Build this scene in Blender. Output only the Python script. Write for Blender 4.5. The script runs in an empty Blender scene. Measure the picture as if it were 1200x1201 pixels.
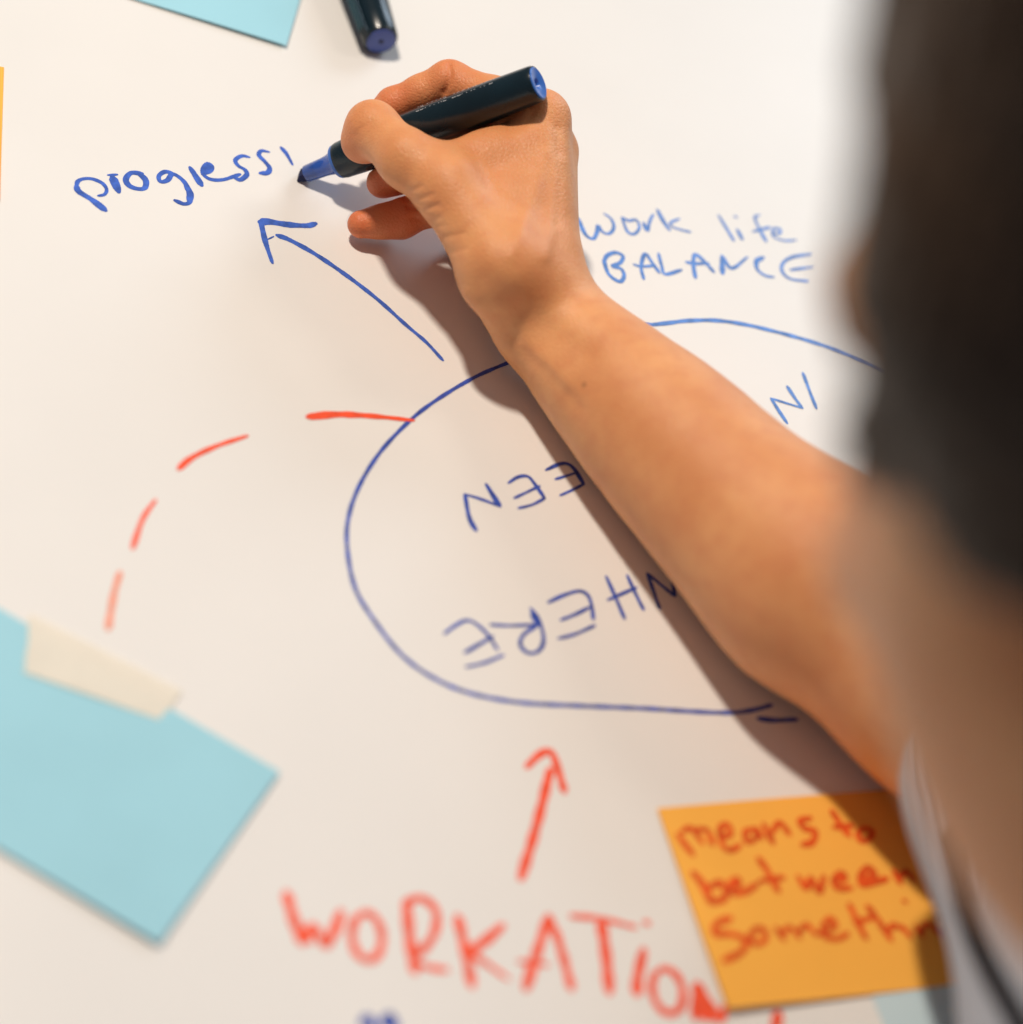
import bpy, bmesh, math, random
import numpy as np
from mathutils import Vector
from mathutils.bvhtree import BVHTree

random.seed(7); np.random.seed(7)
scene = bpy.context.scene
COL = scene.collection

# ------------------------------------------------------------------ camera
TILT, ROLL, DIST, TAN = math.radians(43), math.radians(25), 0.856, 0.22
CF = np.array([0, math.sin(TILT), -math.cos(TILT)])
_r0 = np.array([1.0, 0, 0]); _u0 = np.array([0, math.cos(TILT), math.sin(TILT)])
CR = math.cos(ROLL) * _r0 + math.sin(ROLL) * _u0
CU = -math.sin(ROLL) * _r0 + math.cos(ROLL) * _u0
CC = -CF * DIST

def ray(px, py):
    return CF + CR * ((px - 600) / 600 * TAN) + CU * ((600.5 - py) / 600 * TAN)
def P(px, py, z=0.0):            # point on the pixel's ray at a height of z millimetres above the table
    d = ray(px, py)
    return CC + d * ((z / 1000 - CC[2]) / d[2])
def Q(px, py, dep):
    return CC + ray(px, py) * dep
def depth(p):
    return float((np.asarray(p) - CC) @ CF)
def mm(pixels, p):               # pixels -> metres at the depth of p
    return pixels * depth(p) * TAN / 600
def pix(V):
    v = V - CC; d = v @ CF
    return np.stack([600 + v @ CR / d * 600 / TAN, 600.5 - v @ CU / d * 600 / TAN], -1)

cd = bpy.data.cameras.new('camera'); cam = bpy.data.objects.new('camera', cd); COL.objects.link(cam)
from mathutils import Matrix
m = Matrix.Identity(4)
for i in range(3):
    m[i][0], m[i][1], m[i][2], m[i][3] = CR[i], CU[i], -CF[i], CC[i]
cam.matrix_world = m
cd.sensor_fit = 'HORIZONTAL'; cd.sensor_width = 24.0; cd.lens = 12.0 / TAN
cd.clip_start = 0.02; cd.clip_end = 50
cd.dof.use_dof = True; cd.dof.focus_distance = depth(P(500, 260, 20)); cd.dof.aperture_fstop = 2.25
scene.camera = cam

# ------------------------------------------------------------------ world, lamps, exposure
w = bpy.data.worlds.new('World'); scene.world = w; w.use_nodes = True
bg = w.node_tree.nodes['Background']; bg.inputs[0].default_value = (0.82, 0.86, 1.0, 1); bg.inputs[1].default_value = 0.15
def area(name, loc, target, size, power, col):
    l = bpy.data.lights.new(name, 'AREA'); l.shape = 'DISK'; l.size = size; l.energy = power; l.color = col
    o = bpy.data.objects.new(name, l); COL.objects.link(o); o.location = loc
    o.rotation_euler = (Vector(target) - Vector(loc)).to_track_quat('-Z', 'Y').to_euler()
    return o
area('ceiling_lamp', (-0.66, 0.20, 1.40), (-0.03, 0.0, 0), 0.12, 19.5, (1.0, 0.87, 0.735))
area('second_ceiling_lamp', (0.60, 0.85, 1.25), (0, 0.1, 0), 0.34, 2.4, (1.0, 0.88, 0.76))
area('window_light', (0.55, 2.2, 1.15), (0, 0.1, 0), 1.1, 21.0, (0.72, 0.86, 1.0))
scene.view_settings.view_transform = 'Standard'; scene.view_settings.look = 'None'
scene.view_settings.exposure = 0.03; scene.view_settings.gamma = 1.0
scene.render.engine = 'CYCLES'
scene.cycles.use_denoising = True

# ------------------------------------------------------------------ materials
def lin(r, g, b):
    f = lambda c: (c / 255 / 12.92) if c / 255 <= 0.04045 else ((c / 255 + 0.055) / 1.055) ** 2.4
    return (f(r), f(g), f(b), 1)
def material(name, col, rough=0.5, spec=0.5, var=0.0, vscale=40, bump=0.0, bscale=400, **kw):
    mt = bpy.data.materials.new(name); mt.use_nodes = True
    nt = mt.node_tree; b = nt.nodes['Principled BSDF']
    b.inputs['Base Color'].default_value = col if len(col) == 4 else (*col, 1)
    b.inputs['Roughness'].default_value = rough
    b.inputs['Specular IOR Level'].default_value = spec
    for k, v in kw.items():
        b.inputs[k.replace('_', ' ')].default_value = v
    tc = nt.nodes.new('ShaderNodeTexCoord')
    if var:
        n = nt.nodes.new('ShaderNodeTexNoise'); n.inputs['Scale'].default_value = vscale; n.inputs['Detail'].default_value = 5
        nt.links.new(tc.outputs['Object'], n.inputs['Vector'])
        mr = nt.nodes.new('ShaderNodeMapRange'); mr.inputs[1].default_value = 0.3; mr.inputs[2].default_value = 0.7
        mr.inputs[3].default_value = 1 - var; mr.inputs[4].default_value = 1 + var
        nt.links.new(n.outputs['Fac'], mr.inputs[0])
        mx = nt.nodes.new('ShaderNodeVectorMath'); mx.operation = 'SCALE'
        mx.inputs[0].default_value = b.inputs['Base Color'].default_value[:3]
        nt.links.new(mr.outputs[0], mx.inputs['Scale']); nt.links.new(mx.outputs[0], b.inputs['Base Color'])
    if bump:
        n2 = nt.nodes.new('ShaderNodeTexNoise'); n2.inputs['Scale'].default_value = bscale; n2.inputs['Detail'].default_value = 4
        nt.links.new(tc.outputs['Object'], n2.inputs['Vector'])
        bp = nt.nodes.new('ShaderNodeBump'); bp.inputs['Strength'].default_value = bump; bp.inputs['Distance'].default_value = 0.0005
        nt.links.new(n2.outputs['Fac'], bp.inputs['Height']); nt.links.new(bp.outputs[0], b.inputs['Normal'])
    return mt

M = {}
M['table'] = material('whiteboard_laminate', (0.84, 0.83, 0.80), 0.40, 0.35, 0.02, 9, 0.05, 250)
M['ink_blue'] = material('blue_marker_ink', (0.05, 0.135, 0.56), 0.45, 0.4, 0.35, 260)
M['ink_navy'] = material('dark_blue_marker_ink', (0.035, 0.085, 0.44), 0.45, 0.4, 0.35, 260)
M['ink_glare'] = material('glare_lightened_blue_ink', (0.10, 0.25, 0.66), 0.45, 0.4, 0.3, 260)  # blue ink with the glare of the far side mixed into its colour
M['ink_red'] = material('red_marker_ink', (0.95, 0.10, 0.035), 0.45, 0.4, 0.15, 260)
M['ink_pale_red'] = material('faded_red_marker_ink', (0.92, 0.30, 0.18), 0.45, 0.4, 0.15, 260)
M['ink_note'] = material('red_ink_on_note', (0.80, 0.10, 0.012), 0.6, 0.3, 0.2, 260)
M['paper_blue'] = material('pale_blue_paper', (0.37, 0.69, 0.80), 0.75, 0.2, 0.03, 20, 0.1, 900)
M['shade_sheet'] = material('bluish_shade_sheet', (0.58, 0.74, 0.80), 0.75, 0.2, 0.03, 20, 0.1, 900)
M['paper_orange'] = material('orange_paper', (1.0, 0.50, 0.085), 0.75, 0.2, 0.03, 20, 0.1, 900)
M['tape'] = material('cream_tape', (0.97, 0.92, 0.80), 0.45, 0.3, 0.03, 60, 0.15, 300, Alpha=0.72)
M['black'] = material('black_plastic', (0.004, 0.015, 0.023), 0.24, 0.5, 0.2, 60, 0.06, 1500)
M['blue_plastic'] = material('blue_plastic', (0.035, 0.15, 0.55), 0.28, 0.5, 0.05, 80)
M['dull_blue'] = material('dull_blue_plastic', (0.06, 0.10, 0.36), 0.4, 0.5, 0.05, 80)
M['holder'] = material('translucent_blue_plastic', (0.03, 0.12, 0.55), 0.15, 0.5, 0.05, 80, Transmission_Weight=0.35, Coat_Weight=0.4)
M['nib'] = material('inked_felt', (0.008, 0.014, 0.07), 0.7, 0.3, 0.3, 600, 0.4, 1500)
M['silver'] = material('silver_print', (0.55, 0.56, 0.58), 0.4, 0.5)
M['hole_shade'] = material('vent_shade_colour', (0.004, 0.008, 0.05), 0.4, 0.5)
M['hair'] = material('dark_brown_hair', (0.065, 0.038, 0.022), 0.45, 0.25, 0.5, 120, 0.5, 500)
M['shirt'] = material('white_knit', (0.62, 0.62, 0.66), 0.9, 0.1, 0.05, 60, 0.4, 700, Sheen_Weight=0.2)
M['dark_strip'] = material('black_strip', (0.012, 0.013, 0.018), 0.8, 0.2, 0.2, 200)
M['nail'] = material('fingernail', (0.75, 0.42, 0.32), 0.25, 0.5)

def skin_material():
    mt = bpy.data.materials.new('skin'); mt.use_nodes = True; nt = mt.node_tree; b = nt.nodes['Principled BSDF']
    tc = nt.nodes.new('ShaderNodeTexCoord'); L = nt.links.new
    def noise(scale, detail=4):
        n = nt.nodes.new('ShaderNodeTexNoise'); n.inputs['Scale'].default_value = scale; n.inputs['Detail'].default_value = detail
        L(tc.outputs['Object'], n.inputs['Vector']); return n
    def mix(fac, c1, c2):
        x = nt.nodes.new('ShaderNodeMix'); x.data_type = 'RGBA'
        if isinstance(fac, (int, float)): x.inputs[0].default_value = fac
        else: L(fac, x.inputs[0])
        for i, c in ((6, c1), (7, c2)):
            if isinstance(c, tuple): x.inputs[i].default_value = c
            else: L(c, x.inputs[i])
        return x.outputs[2]
    def ramp(src, lo, hi, a=0.0, c=1.0):
        r = nt.nodes.new('ShaderNodeMapRange'); L(src, r.inputs[0])
        for i, v in zip((1, 2, 3, 4), (lo, hi, a, c)): r.inputs[i].default_value = v
        return r.outputs[0]
    base = mix(ramp(noise(28).outputs['Fac'], 0.35, 0.7), (0.72, 0.295, 0.115, 1), (0.83, 0.395, 0.165, 1))
    base = mix(ramp(noise(140, 5).outputs['Fac'], 0.45, 0.75, 0, 0.5), base, (0.68, 0.25, 0.10, 1))
    at = nt.nodes.new('ShaderNodeAttribute'); at.attribute_name = 'blush'
    base = mix(at.outputs['Fac'], base, (0.70, 0.16, 0.06, 1))
    # a few small moles
    v = nt.nodes.new('ShaderNodeTexVoronoi'); v.inputs['Scale'].default_value = 32; L(tc.outputs['Object'], v.inputs['Vector'])
    base = mix(ramp(v.outputs['Distance'], 0.028, 0.05, 0.45, 0.0), base, (0.22, 0.08, 0.035, 1))
    L(base, b.inputs['Base Color'])
    b.inputs['Roughness'].default_value = 0.48; b.inputs['Specular IOR Level'].default_value = 0.4
    b.inputs['Subsurface Weight'].default_value = 0.22; b.inputs['Subsurface Radius'].default_value = (1.0, 0.35, 0.2); b.inputs['Subsurface Scale'].default_value = 0.004
    # fine skin relief: pores and the criss-cross of small furrows
    vo = nt.nodes.new('ShaderNodeTexVoronoi'); vo.feature = 'DISTANCE_TO_EDGE'; vo.inputs['Scale'].default_value = 620
    L(tc.outputs['Object'], vo.inputs['Vector'])
    hgt = nt.nodes.new('ShaderNodeMath'); hgt.operation = 'ADD'
    L(ramp(vo.outputs['Distance'], 0.0, 0.25), hgt.inputs[0]); L(noise(160, 6).outputs['Fac'], hgt.inputs[1])
    bp = nt.nodes.new('ShaderNodeBump'); bp.inputs['Strength'].default_value = 0.24; bp.inputs['Distance'].default_value = 0.0005
    L(hgt.outputs[0], bp.inputs['Height']); L(bp.outputs[0], b.inputs['Normal'])
    return mt
M['skin'] = skin_material()

def knit_bump(mt):   # ribs of the knitted fabric
    nt = mt.node_tree; b = nt.nodes['Principled BSDF']
    wv = nt.nodes.new('ShaderNodeTexWave'); wv.inputs['Scale'].default_value = 55; wv.inputs['Distortion'].default_value = 0.6
    wv.bands_direction = 'Z'
    tc = nt.nodes.new('ShaderNodeTexCoord'); nt.links.new(tc.outputs['Object'], wv.inputs['Vector'])
    bp = nt.nodes.new('ShaderNodeBump'); bp.inputs['Strength'].default_value = 0.9; bp.inputs['Distance'].default_value = 0.002
    nt.links.new(wv.outputs['Fac'], bp.inputs['Height']); nt.links.new(bp.outputs[0], b.inputs['Normal'])
knit_bump(M['shirt'])
def knit_colour(mt):   # narrow grey-blue stripes in the knit
    nt = mt.node_tree; b = nt.nodes['Principled BSDF']; src = b.inputs['Base Color'].links[0].from_socket
    wv = [n for n in nt.nodes if n.type == 'TEX_WAVE'][0]; x = nt.nodes.new('ShaderNodeMix'); x.data_type = 'RGBA'
    nt.links.new(wv.outputs['Fac'], x.inputs[0]); x.inputs[6].default_value = (0.36, 0.42, 0.50, 1)
    nt.links.new(src, x.inputs[7]); nt.links.new(x.outputs[2], b.inputs['Base Color'])
knit_colour(M['shirt'])

def hair_ends(mt):   # hair that grows lighter towards its ends
    nt = mt.node_tree; b = nt.nodes['Principled BSDF']; src = b.inputs['Base Color'].links[0].from_socket
    at = nt.nodes.new('ShaderNodeAttribute'); at.attribute_name = 'ends'
    x = nt.nodes.new('ShaderNodeMix'); x.data_type = 'RGBA'; nt.links.new(at.outputs['Fac'], x.inputs[0])
    nt.links.new(src, x.inputs[6]); x.inputs[7].default_value = (0.16, 0.085, 0.04, 1); nt.links.new(x.outputs[2], b.inputs['Base Color'])
hair_ends(M['hair'])

# ------------------------------------------------------------------ helpers
def mesh_obj(name, verts, faces, mat, parent=None, smooth=True):
    me = bpy.data.meshes.new(name); me.from_pydata([tuple(map(float, v)) for v in verts], [], faces)
    me.materials.append(mat); me.update()
    if smooth:
        me.polygons.foreach_set('use_smooth', [True] * len(me.polygons))
    o = bpy.data.objects.new(name, me); COL.objects.link(o)
    if parent: o.parent = parent
    return o
def tag(o, label, cat, group=None):
    o['label'] = label; o['category'] = cat
    if group: o['group'] = group
    return o
def empty(name, label, cat, loc=(0, 0, 0), group=None):
    o = bpy.data.objects.new(name, None); o.empty_display_size = 0.01; o.location = loc; COL.objects.link(o)
    bpy.context.view_layer.update()
    return tag(o, label, cat, group)
def attach(o, parent):           # child keeps its world position
    o.parent = parent; o.matrix_parent_inverse = Matrix.Translation(parent.location).inverted()

# ------------------------------------------------------------------ the table
def build_table():
    bm = bmesh.new()
    bmesh.ops.create_cube(bm, size=1)
    x0, x1, y0, y1 = -1.1, 0.30, -0.85, 1.5
    for v in bm.verts:
        v.co = Vector(((x0 + x1) / 2 + v.co.x * (x1 - x0), (y0 + y1) / 2 + v.co.y * (y1 - y0), -0.0125 + v.co.z * 0.025))
    bmesh.ops.bevel(bm, geom=bm.edges[:], offset=0.002, segments=2, affect='EDGES')
    me = bpy.data.meshes.new('table'); bm.to_mesh(me); bm.free(); me.materials.append(M['table'])
    o = bpy.data.objects.new('table', me); COL.objects.link(o); o['kind'] = 'structure'
    return o
build_table()

# ------------------------------------------------------------------ sticky notes
def note(name, label, corner, ex, ey, lx, ly, mat, curl, z0=0.0006, seed=1):
    """sheet with its corner on the table, edges along ex and ey; curl(u,v) lifts it in metres"""
    n = 26; V = []; F = []
    c = np.array(corner); rng = random.Random(seed)
    for side in (0, 1):
        for j in range(n + 1):
            for i in range(n + 1):
                u, v = i / n, j / n
                p = c + ex * (u * lx) + ey * (v * ly)
                V.append((p[0], p[1], z0 + curl(u, v) - (0.00018 if side else 0)))
    N = (n + 1) ** 2; ix = lambda i, j, s: s * N + j * (n + 1) + i
    flip = np.cross(ex, ey)[2] < 0
    for s in (0, 1):
        for j in range(n):
            for i in range(n):
                q = (ix(i, j, s), ix(i + 1, j, s), ix(i + 1, j + 1, s), ix(i, j + 1, s))
                F.append(q if (s == 0) != flip else q[::-1])
    for i in range(n):
        for q in ((ix(i, 0, 1), ix(i + 1, 0, 1), ix(i + 1, 0, 0), ix(i, 0, 0)), (ix(i + 1, n, 1), ix(i, n, 1), ix(i, n, 0), ix(i + 1, n, 0)),
                  (ix(0, i + 1, 1), ix(0, i, 1), ix(0, i, 0), ix(0, i + 1, 0)), (ix(n, i, 1), ix(n, i + 1, 1), ix(n, i + 1, 0), ix(n, i, 0))):
            F.append(q[::-1] if flip else q)
    o = mesh_obj(name, V, F, mat, smooth=False)
    return tag(o, label, 'sticky note')
def unit(v): return v / np.linalg.norm(v)
def frame_from(c, a, b):
    """corner pixel c and two edge pixels -> corner, orthonormal edge directions on the table"""
    c, a, b = P(*c), P(*a), P(*b)
    ex = unit(a - c); ey = unit(b - c); ey = unit(ey - ex * (ex @ ey))
    return c, ex, ey

c, ex, ey = frame_from((335, 57), (155, 0), (350, 0))
note('sticky_note', 'pale blue sticky note at the table end beside the loose pen cap', c, ex, ey, 0.076, 0.076, M['paper_blue'],
     lambda u, v: 0.0012 * (1 - u) ** 2 * (1 - v) + 0.0006 * math.sin(3 * u))
c, ex, ey = frame_from((327, 908), (187, 1108), (0, 715))
note('sticky_note', 'wide pale blue sticky note without writing, cream tape across its edge', c, ex, ey, 0.076, 0.127, M['paper_blue'],
     lambda u, v: 0.0010 * (1 - v) ** 3 + 0.0006 * u * u)
c, ex, ey = frame_from((4.5, 80), (0, 214), (-90, 60))
note('sticky_note', 'plain orange sticky note beside the word progress', c, ex, ey, 0.076, 0.076, M['paper_orange'],
     lambda u, v: 0.0008 * u * u)
c, ex, ey = frame_from((770, 950), (850, 1187), (1000, 932))
NOTE_C, NOTE_X, NOTE_Y = c, ex, ey
note_curl = lambda u, v: 0.0015 * (1 - v) ** 2 * u * u + 0.0004 * math.sin(4 * v + 2 * u)
orange_note = note('sticky_note', 'orange sticky note with red handwriting beside the sleeve', c, ex, ey, 0.076, 0.100, M['paper_orange'], note_curl, z0=0.0011)
c, ex, ey = frame_from((1015, 1150), (1060, 1262), (1180, 1130))  # pale sheet added to stand for the bluish shade below the orange note
note('sticky_note', 'whitish blue sheet added for the bluish shade under the written orange note', c, ex, ey, 0.076, 0.076, M['shade_sheet'], lambda u, v: 0.0001 * u, z0=0.0004)

# strip of tape on the blue note
def tape():
    A, B, Cc, Dd = P(36, 722), P(214, 812), P(186, 846), P(29, 791)
    n = 14; V = []; F = []
    for s in (0, 1):
        for i in range(n + 1):
            for j in range(5):
                u, v = i / n, j / 4
                p = (A * (1 - u) + B * u) * (1 - v) + (Dd * (1 - u) + Cc * u) * v
                e = 0.0006 * random.uniform(-1, 1) if i in (0, n) else 0
                V.append((p[0] + e, p[1], 0.0010 + 0.0001 * math.sin(3 * u) - (0.00012 if s else 0)))
    N = (n + 1) * 5
    for i in range(n):
        for j in range(4):
            q = (i * 5 + j, i * 5 + j + 1, (i + 1) * 5 + j + 1, (i + 1) * 5 + j)
            F.append(q); F.append(tuple(N + k for k in q[::-1]))
    for i in range(n):
        for j in (0, 4):
            q = (i * 5 + j, (i + 1) * 5 + j, N + (i + 1) * 5 + j, N + i * 5 + j); F.append(q if j else q[::-1])
    for j in range(4):
        for i in (0, n):
            q = (i * 5 + j, i * 5 + j + 1, N + i * 5 + j + 1, N + i * 5 + j); F.append(q[::-1] if i else q)
    o = mesh_obj('tape_strip', V, F, M['tape'], smooth=False)
    tag(o, 'short cream tape strip stuck along the wide blue note', 'tape')
tape()

# ------------------------------------------------------------------ handwriting
def catmull(pts, step=1.6):
    pts = [np.array(p, float) for p in pts]
    if len(pts) == 1: pts = [pts[0] - (1.5, 0.5), pts[0] + (1.5, 0.5)]
    ext = [2 * pts[0] - pts[1]] + pts + [2 * pts[-1] - pts[-2]]
    out = []
    for i in range(1, len(ext) - 2):
        p0, p1, p2, p3 = ext[i - 1:i + 3]
        n = max(2, int(np.linalg.norm(p2 - p1) / step))
        for k in range(n):
            t = k / n
            out.append(0.5 * ((2 * p1) + (-p0 + p2) * t + (2 * p0 - 5 * p1 + 4 * p2 - p3) * t * t + (-p0 + 3 * p1 - 3 * p2 + p3) * t ** 3))
    out.append(pts[-1]); return np.array(out)

INKZ = [0.00008]
def stroke_geometry(strokes, zf=None, wob=0.10):
    """strokes: list of (pixel points, width in pixels or (start, end))"""
    V = []; F = []
    for pts, wd in strokes:
        line = catmull(pts)
        n = len(line)
        w0, w1 = wd if isinstance(wd, tuple) else (wd, wd)
        W = [P(*q) for q in line]
        z = INKZ[0]; INKZ[0] += 0.0000012
        if INKZ[0] > 0.00030: INKZ[0] = 0.00008
        base = len(V); ph = random.uniform(0, 6)
        for i, p in enumerate(W):
            a = W[max(i - 1, 0)]; b = W[min(i + 1, n - 1)]
            tan = (b - a); tan[2] = 0; tan = unit(tan) if np.linalg.norm(tan) > 1e-9 else np.array([1.0, 0, 0])
            nor = np.array([-tan[1], tan[0], 0])
            t = i / max(n - 1, 1)
            hw = 1.35 * mm((w0 + (w1 - w0) * t) / 2, p) * (1 + wob * math.sin(ph + i * 0.35) + random.uniform(-0.05, 0.05))
            e = min(i, n - 1 - i)
            hw *= (0.62, 0.86, 0.96)[e] if e < 3 else 1
            zz = zf(p) if zf else 0
            for s in (-1, 0, 1):
                q = p + nor * hw * s
                V.append((q[0], q[1], zz + z + 0.00003 * t))
        for i in range(n - 1):
            for s in (0, 1):
                a = base + i * 3 + s
                q = (a, a + 3, a + 4, a + 1)
                F.append(q[::-1])
        # round ends
        for i, sg in ((0, -1), (n - 1, 1)):
            b = base + i * 3
            ctr = np.array(V[b + 1]); rgt = np.array(V[b + 2]) - ctr
            a = W[max(i - 1, 0)]; bb = W[min(i + 1, n - 1)]; tan = unit(np.array([bb[0] - a[0], bb[1] - a[1], 0.0])) * sg * np.linalg.norm(rgt)
            k0 = len(V)
            for k in range(1, 6):
                an = math.pi * k / 6
                V.append(tuple(ctr + rgt * math.cos(an) + tan * math.sin(an)))
            ring = [b + 2] + list(range(k0, k0 + 5)) + [b]
            for k in range(6):
                f = (b + 1, ring[k], ring[k + 1]); F.append(f if sg > 0 else f[::-1])
    return V, F
def conv(z, pts):
    x0, y0, s = z
    return [(x0 + x / s, y0 + y / s) for x, y in pts]
def face_up(o):
    me = o.data
    bm = bmesh.new(); bm.from_mesh(me); bm.normal_update()
    fl = [f for f in bm.faces if f.normal.z < 0]
    if fl: bmesh.ops.reverse_faces(bm, faces=fl)
    bm.to_mesh(me); bm.free()
def word(name, label, cat, z, letters, mat, wscale=1.0, zf=None, part='letter', parent=None):
    """letters: list of letters, each a list of (points, width in zoomed pixels)"""
    allp = [q for L in letters for s in L for q in conv(z, s[0])]
    cx, cy = np.mean([q[0] for q in allp]), np.mean([q[1] for q in allp])
    if parent is None:
        loc = P(cx, cy); root = empty(name, label, cat, loc)
    else: root = parent
    for L in letters:
        st = []
        for pts, wd in L:
            wd = wd if isinstance(wd, tuple) else (wd, wd)
            st.append((conv(z, pts), (wd[0] / z[2] * wscale, wd[1] / z[2] * wscale)))
        V, F = stroke_geometry(st, zf)
        o = mesh_obj(part, V, F, mat, smooth=False); face_up(o)
        if parent is None: attach(o, root)
        else: o.parent = root
    return root

Z = (60, 140, 10 / 3)
word('handwritten_word', 'blue handwritten word progress at the marker tip', 'writing', Z, [
    [([(212, 356), (160, 315), (108, 282), (99, 258)], (24, 18)), ([(99, 262), (104, 243), (125, 233), (160, 233), (200, 250), (217, 275), (208, 294), (185, 299)], (14, 12))],
    [([(240, 226), (264, 284)], (26, 24)), ([(222, 218), (258, 216)], 10)],
    [([(355, 212), (312, 210), (292, 235), (306, 260), (340, 272), (366, 268), (370, 240), (348, 216), (322, 206)], 18)],
    [([(478, 212), (445, 205), (421, 222), (428, 244), (455, 238), (476, 214), (518, 242), (543, 290), (543, 322), (520, 331), (484, 317)], (15, 15)), ([(525, 255), (543, 290), (540, 322)], 20)],
    [([(543, 188), (588, 258)], (18, 20))],
    [([(590, 215), (622, 205), (630, 186), (612, 173), (594, 190), (593, 213), (622, 234), (672, 236), (738, 215)], (12, 14)), ([(600, 205), (612, 185), (622, 195)], 26)],
    [([(775, 148), (745, 143), (720, 160), (732, 182), (757, 197), (765, 216), (742, 236), (720, 231)], (12, 16))],
    [([(852, 128), (822, 123), (812, 140), (835, 165), (854, 190), (846, 209), (818, 211)], (11, 18))],
    [([(899, 110), (920, 135), (944, 178)], (14, 10))]], M['ink_blue'])

def arrow(label, z, strokes, mat):
    pts = [q for s in strokes for q in conv(z, s[1])]
    root = empty('drawn_arrow', label, 'drawing', P(np.mean([q[0] for q in pts]), np.mean([q[1] for q in pts])))
    for nm, p, wd in strokes:
        wd = wd if isinstance(wd, tuple) else (wd, wd)
        V, F = stroke_geometry([(conv(z, p), (wd[0] / z[2], wd[1] / z[2]))])
        o = mesh_obj(nm, V, F, mat, smooth=False); face_up(o); attach(o, root)
arrow('blue hand drawn arrow pointing towards the word progress', (0, 0, 1), [
    ('arrow_head', conv(Z, [(818, 402), (850, 400), (920, 411), (1000, 416), (1034, 407)]), (8, 5.5)),
    ('arrow_head', conv(Z, [(820, 402), (838, 480), (865, 562)]), (6, 3.5)),
    ('arrow_head', conv(Z, [(846, 470), (870, 458)]), 1.8),
    ('arrow_shaft', conv((320, 40, 3), [(15, 708), (60, 725), (150, 775), (260, 850), (370, 935), (470, 1025), (540, 1085), (598, 1148)]), (5.5, 3.6))], M['ink_blue'])

Z = (640, 220, 3)
word('handwritten_phrase', 'glare-lightened blue handwritten words Work life, upper line beside the wrist', 'writing', Z, [
    [([(113, 107), (140, 165), (168, 180), (182, 152), (184, 134), (202, 158), (225, 162), (240, 140), (230, 110), (205, 92)], (13, 8))],
    [([(268, 105), (288, 155), (313, 163), (330, 140), (318, 114), (292, 117), (268, 105)], 9)],
    [([(345, 125), (358, 152), (366, 120), (378, 95)], (12, 8))],
    [([(393, 78), (412, 115), (436, 150)], 12), ([(470, 110), (440, 124), (445, 138), (480, 150), (510, 157)], 8)],
    [([(608, 97), (634, 140), (662, 187)], (8, 11))],
    [([(674, 147), (692, 183)], 11), ([(668, 103)], 11)],
    [([(752, 97), (736, 105), (750, 142), (776, 190)], (8, 11)), ([(730, 155), (790, 140)], 10)],
    [([(797, 165), (824, 160), (822, 145), (802, 147), (801, 172), (840, 187), (882, 185)], (9, 7))]], M['ink_glare'])
word('handwritten_word', 'glare-lightened blue handwritten word BALANCE under the words Work life', 'writing', Z, [
    [([(204, 255), (222, 305), (260, 331), (276, 312), (266, 287), (236, 277), (262, 265), (272, 242), (246, 229), (216, 240), (205, 262)], 12)],
    [([(345, 322), (336, 278), (350, 234), (375, 265), (400, 300)], 11), ([(310, 271), (336, 278), (385, 275)], 10)],
    [([(397, 232), (408, 275), (421, 305), (478, 290)], (9, 12))],
    [([(527, 318), (520, 272), (526, 236), (560, 262), (592, 298)], 12), ([(495, 263), (530, 268), (572, 266)], 12)],
    [([(622, 302), (621, 270), (620, 240)], (16, 12)), ([(620, 240), (655, 284), (710, 245)], (14, 8))],
    [([(765, 246), (742, 260), (746, 290), (775, 311), (803, 315)], (15, 8))],
    [([(935, 235), (872, 244), (836, 265), (832, 295), (862, 322), (925, 330)], (11, 9)), ([(862, 290), (943, 280)], (11, 7))]], M['ink_glare'])
word('handwritten_word', 'glare-lightened blue upside down word IN inside the oval beyond the forearm', 'writing', Z, [
    [([(905, 652), (930, 720), (953, 778)], 10)],
    [([(850, 830), (820, 785), (793, 742)], 11), ([(793, 742), (850, 760), (903, 776)], 8), ([(903, 776), (876, 740), (850, 700)], 11)]], M['ink_glare'])

Z = (380, 360, 1.875)
V, F = stroke_geometry([([(763, 380), (720, 384), (660, 398), (602, 423), (556, 443), (508, 472), (476, 498), (444, 533), (420, 573), (408, 611), (407.7, 648), (417, 691),
        (439, 728), (471, 768), (508, 795), (551, 813), (609, 824), (679, 828), (753, 831), (817, 835), (860, 836), (887, 832), (905, 827)], (3.5, 4.4)),
    ([(889, 843), (910, 845), (935, 844)], (6, 4))])
oval = mesh_obj('drawn_oval', V, F, M['ink_navy'], smooth=False); face_up(oval)
tag(oval, 'large dark blue hand drawn oval around the upside down words', 'drawing')
V, F = stroke_geometry([(conv((640, 220, 3), [(330, 488), (430, 477), (500, 469), (600, 468), (700, 482), (800, 505), (900, 532), (1000, 563), (1100, 602), (1200, 650), (1330, 730)]), 4.6)])
o = mesh_obj('oval_far_arc', V, F, M['ink_glare'], smooth=False); face_up(o); o.parent = oval

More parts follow.
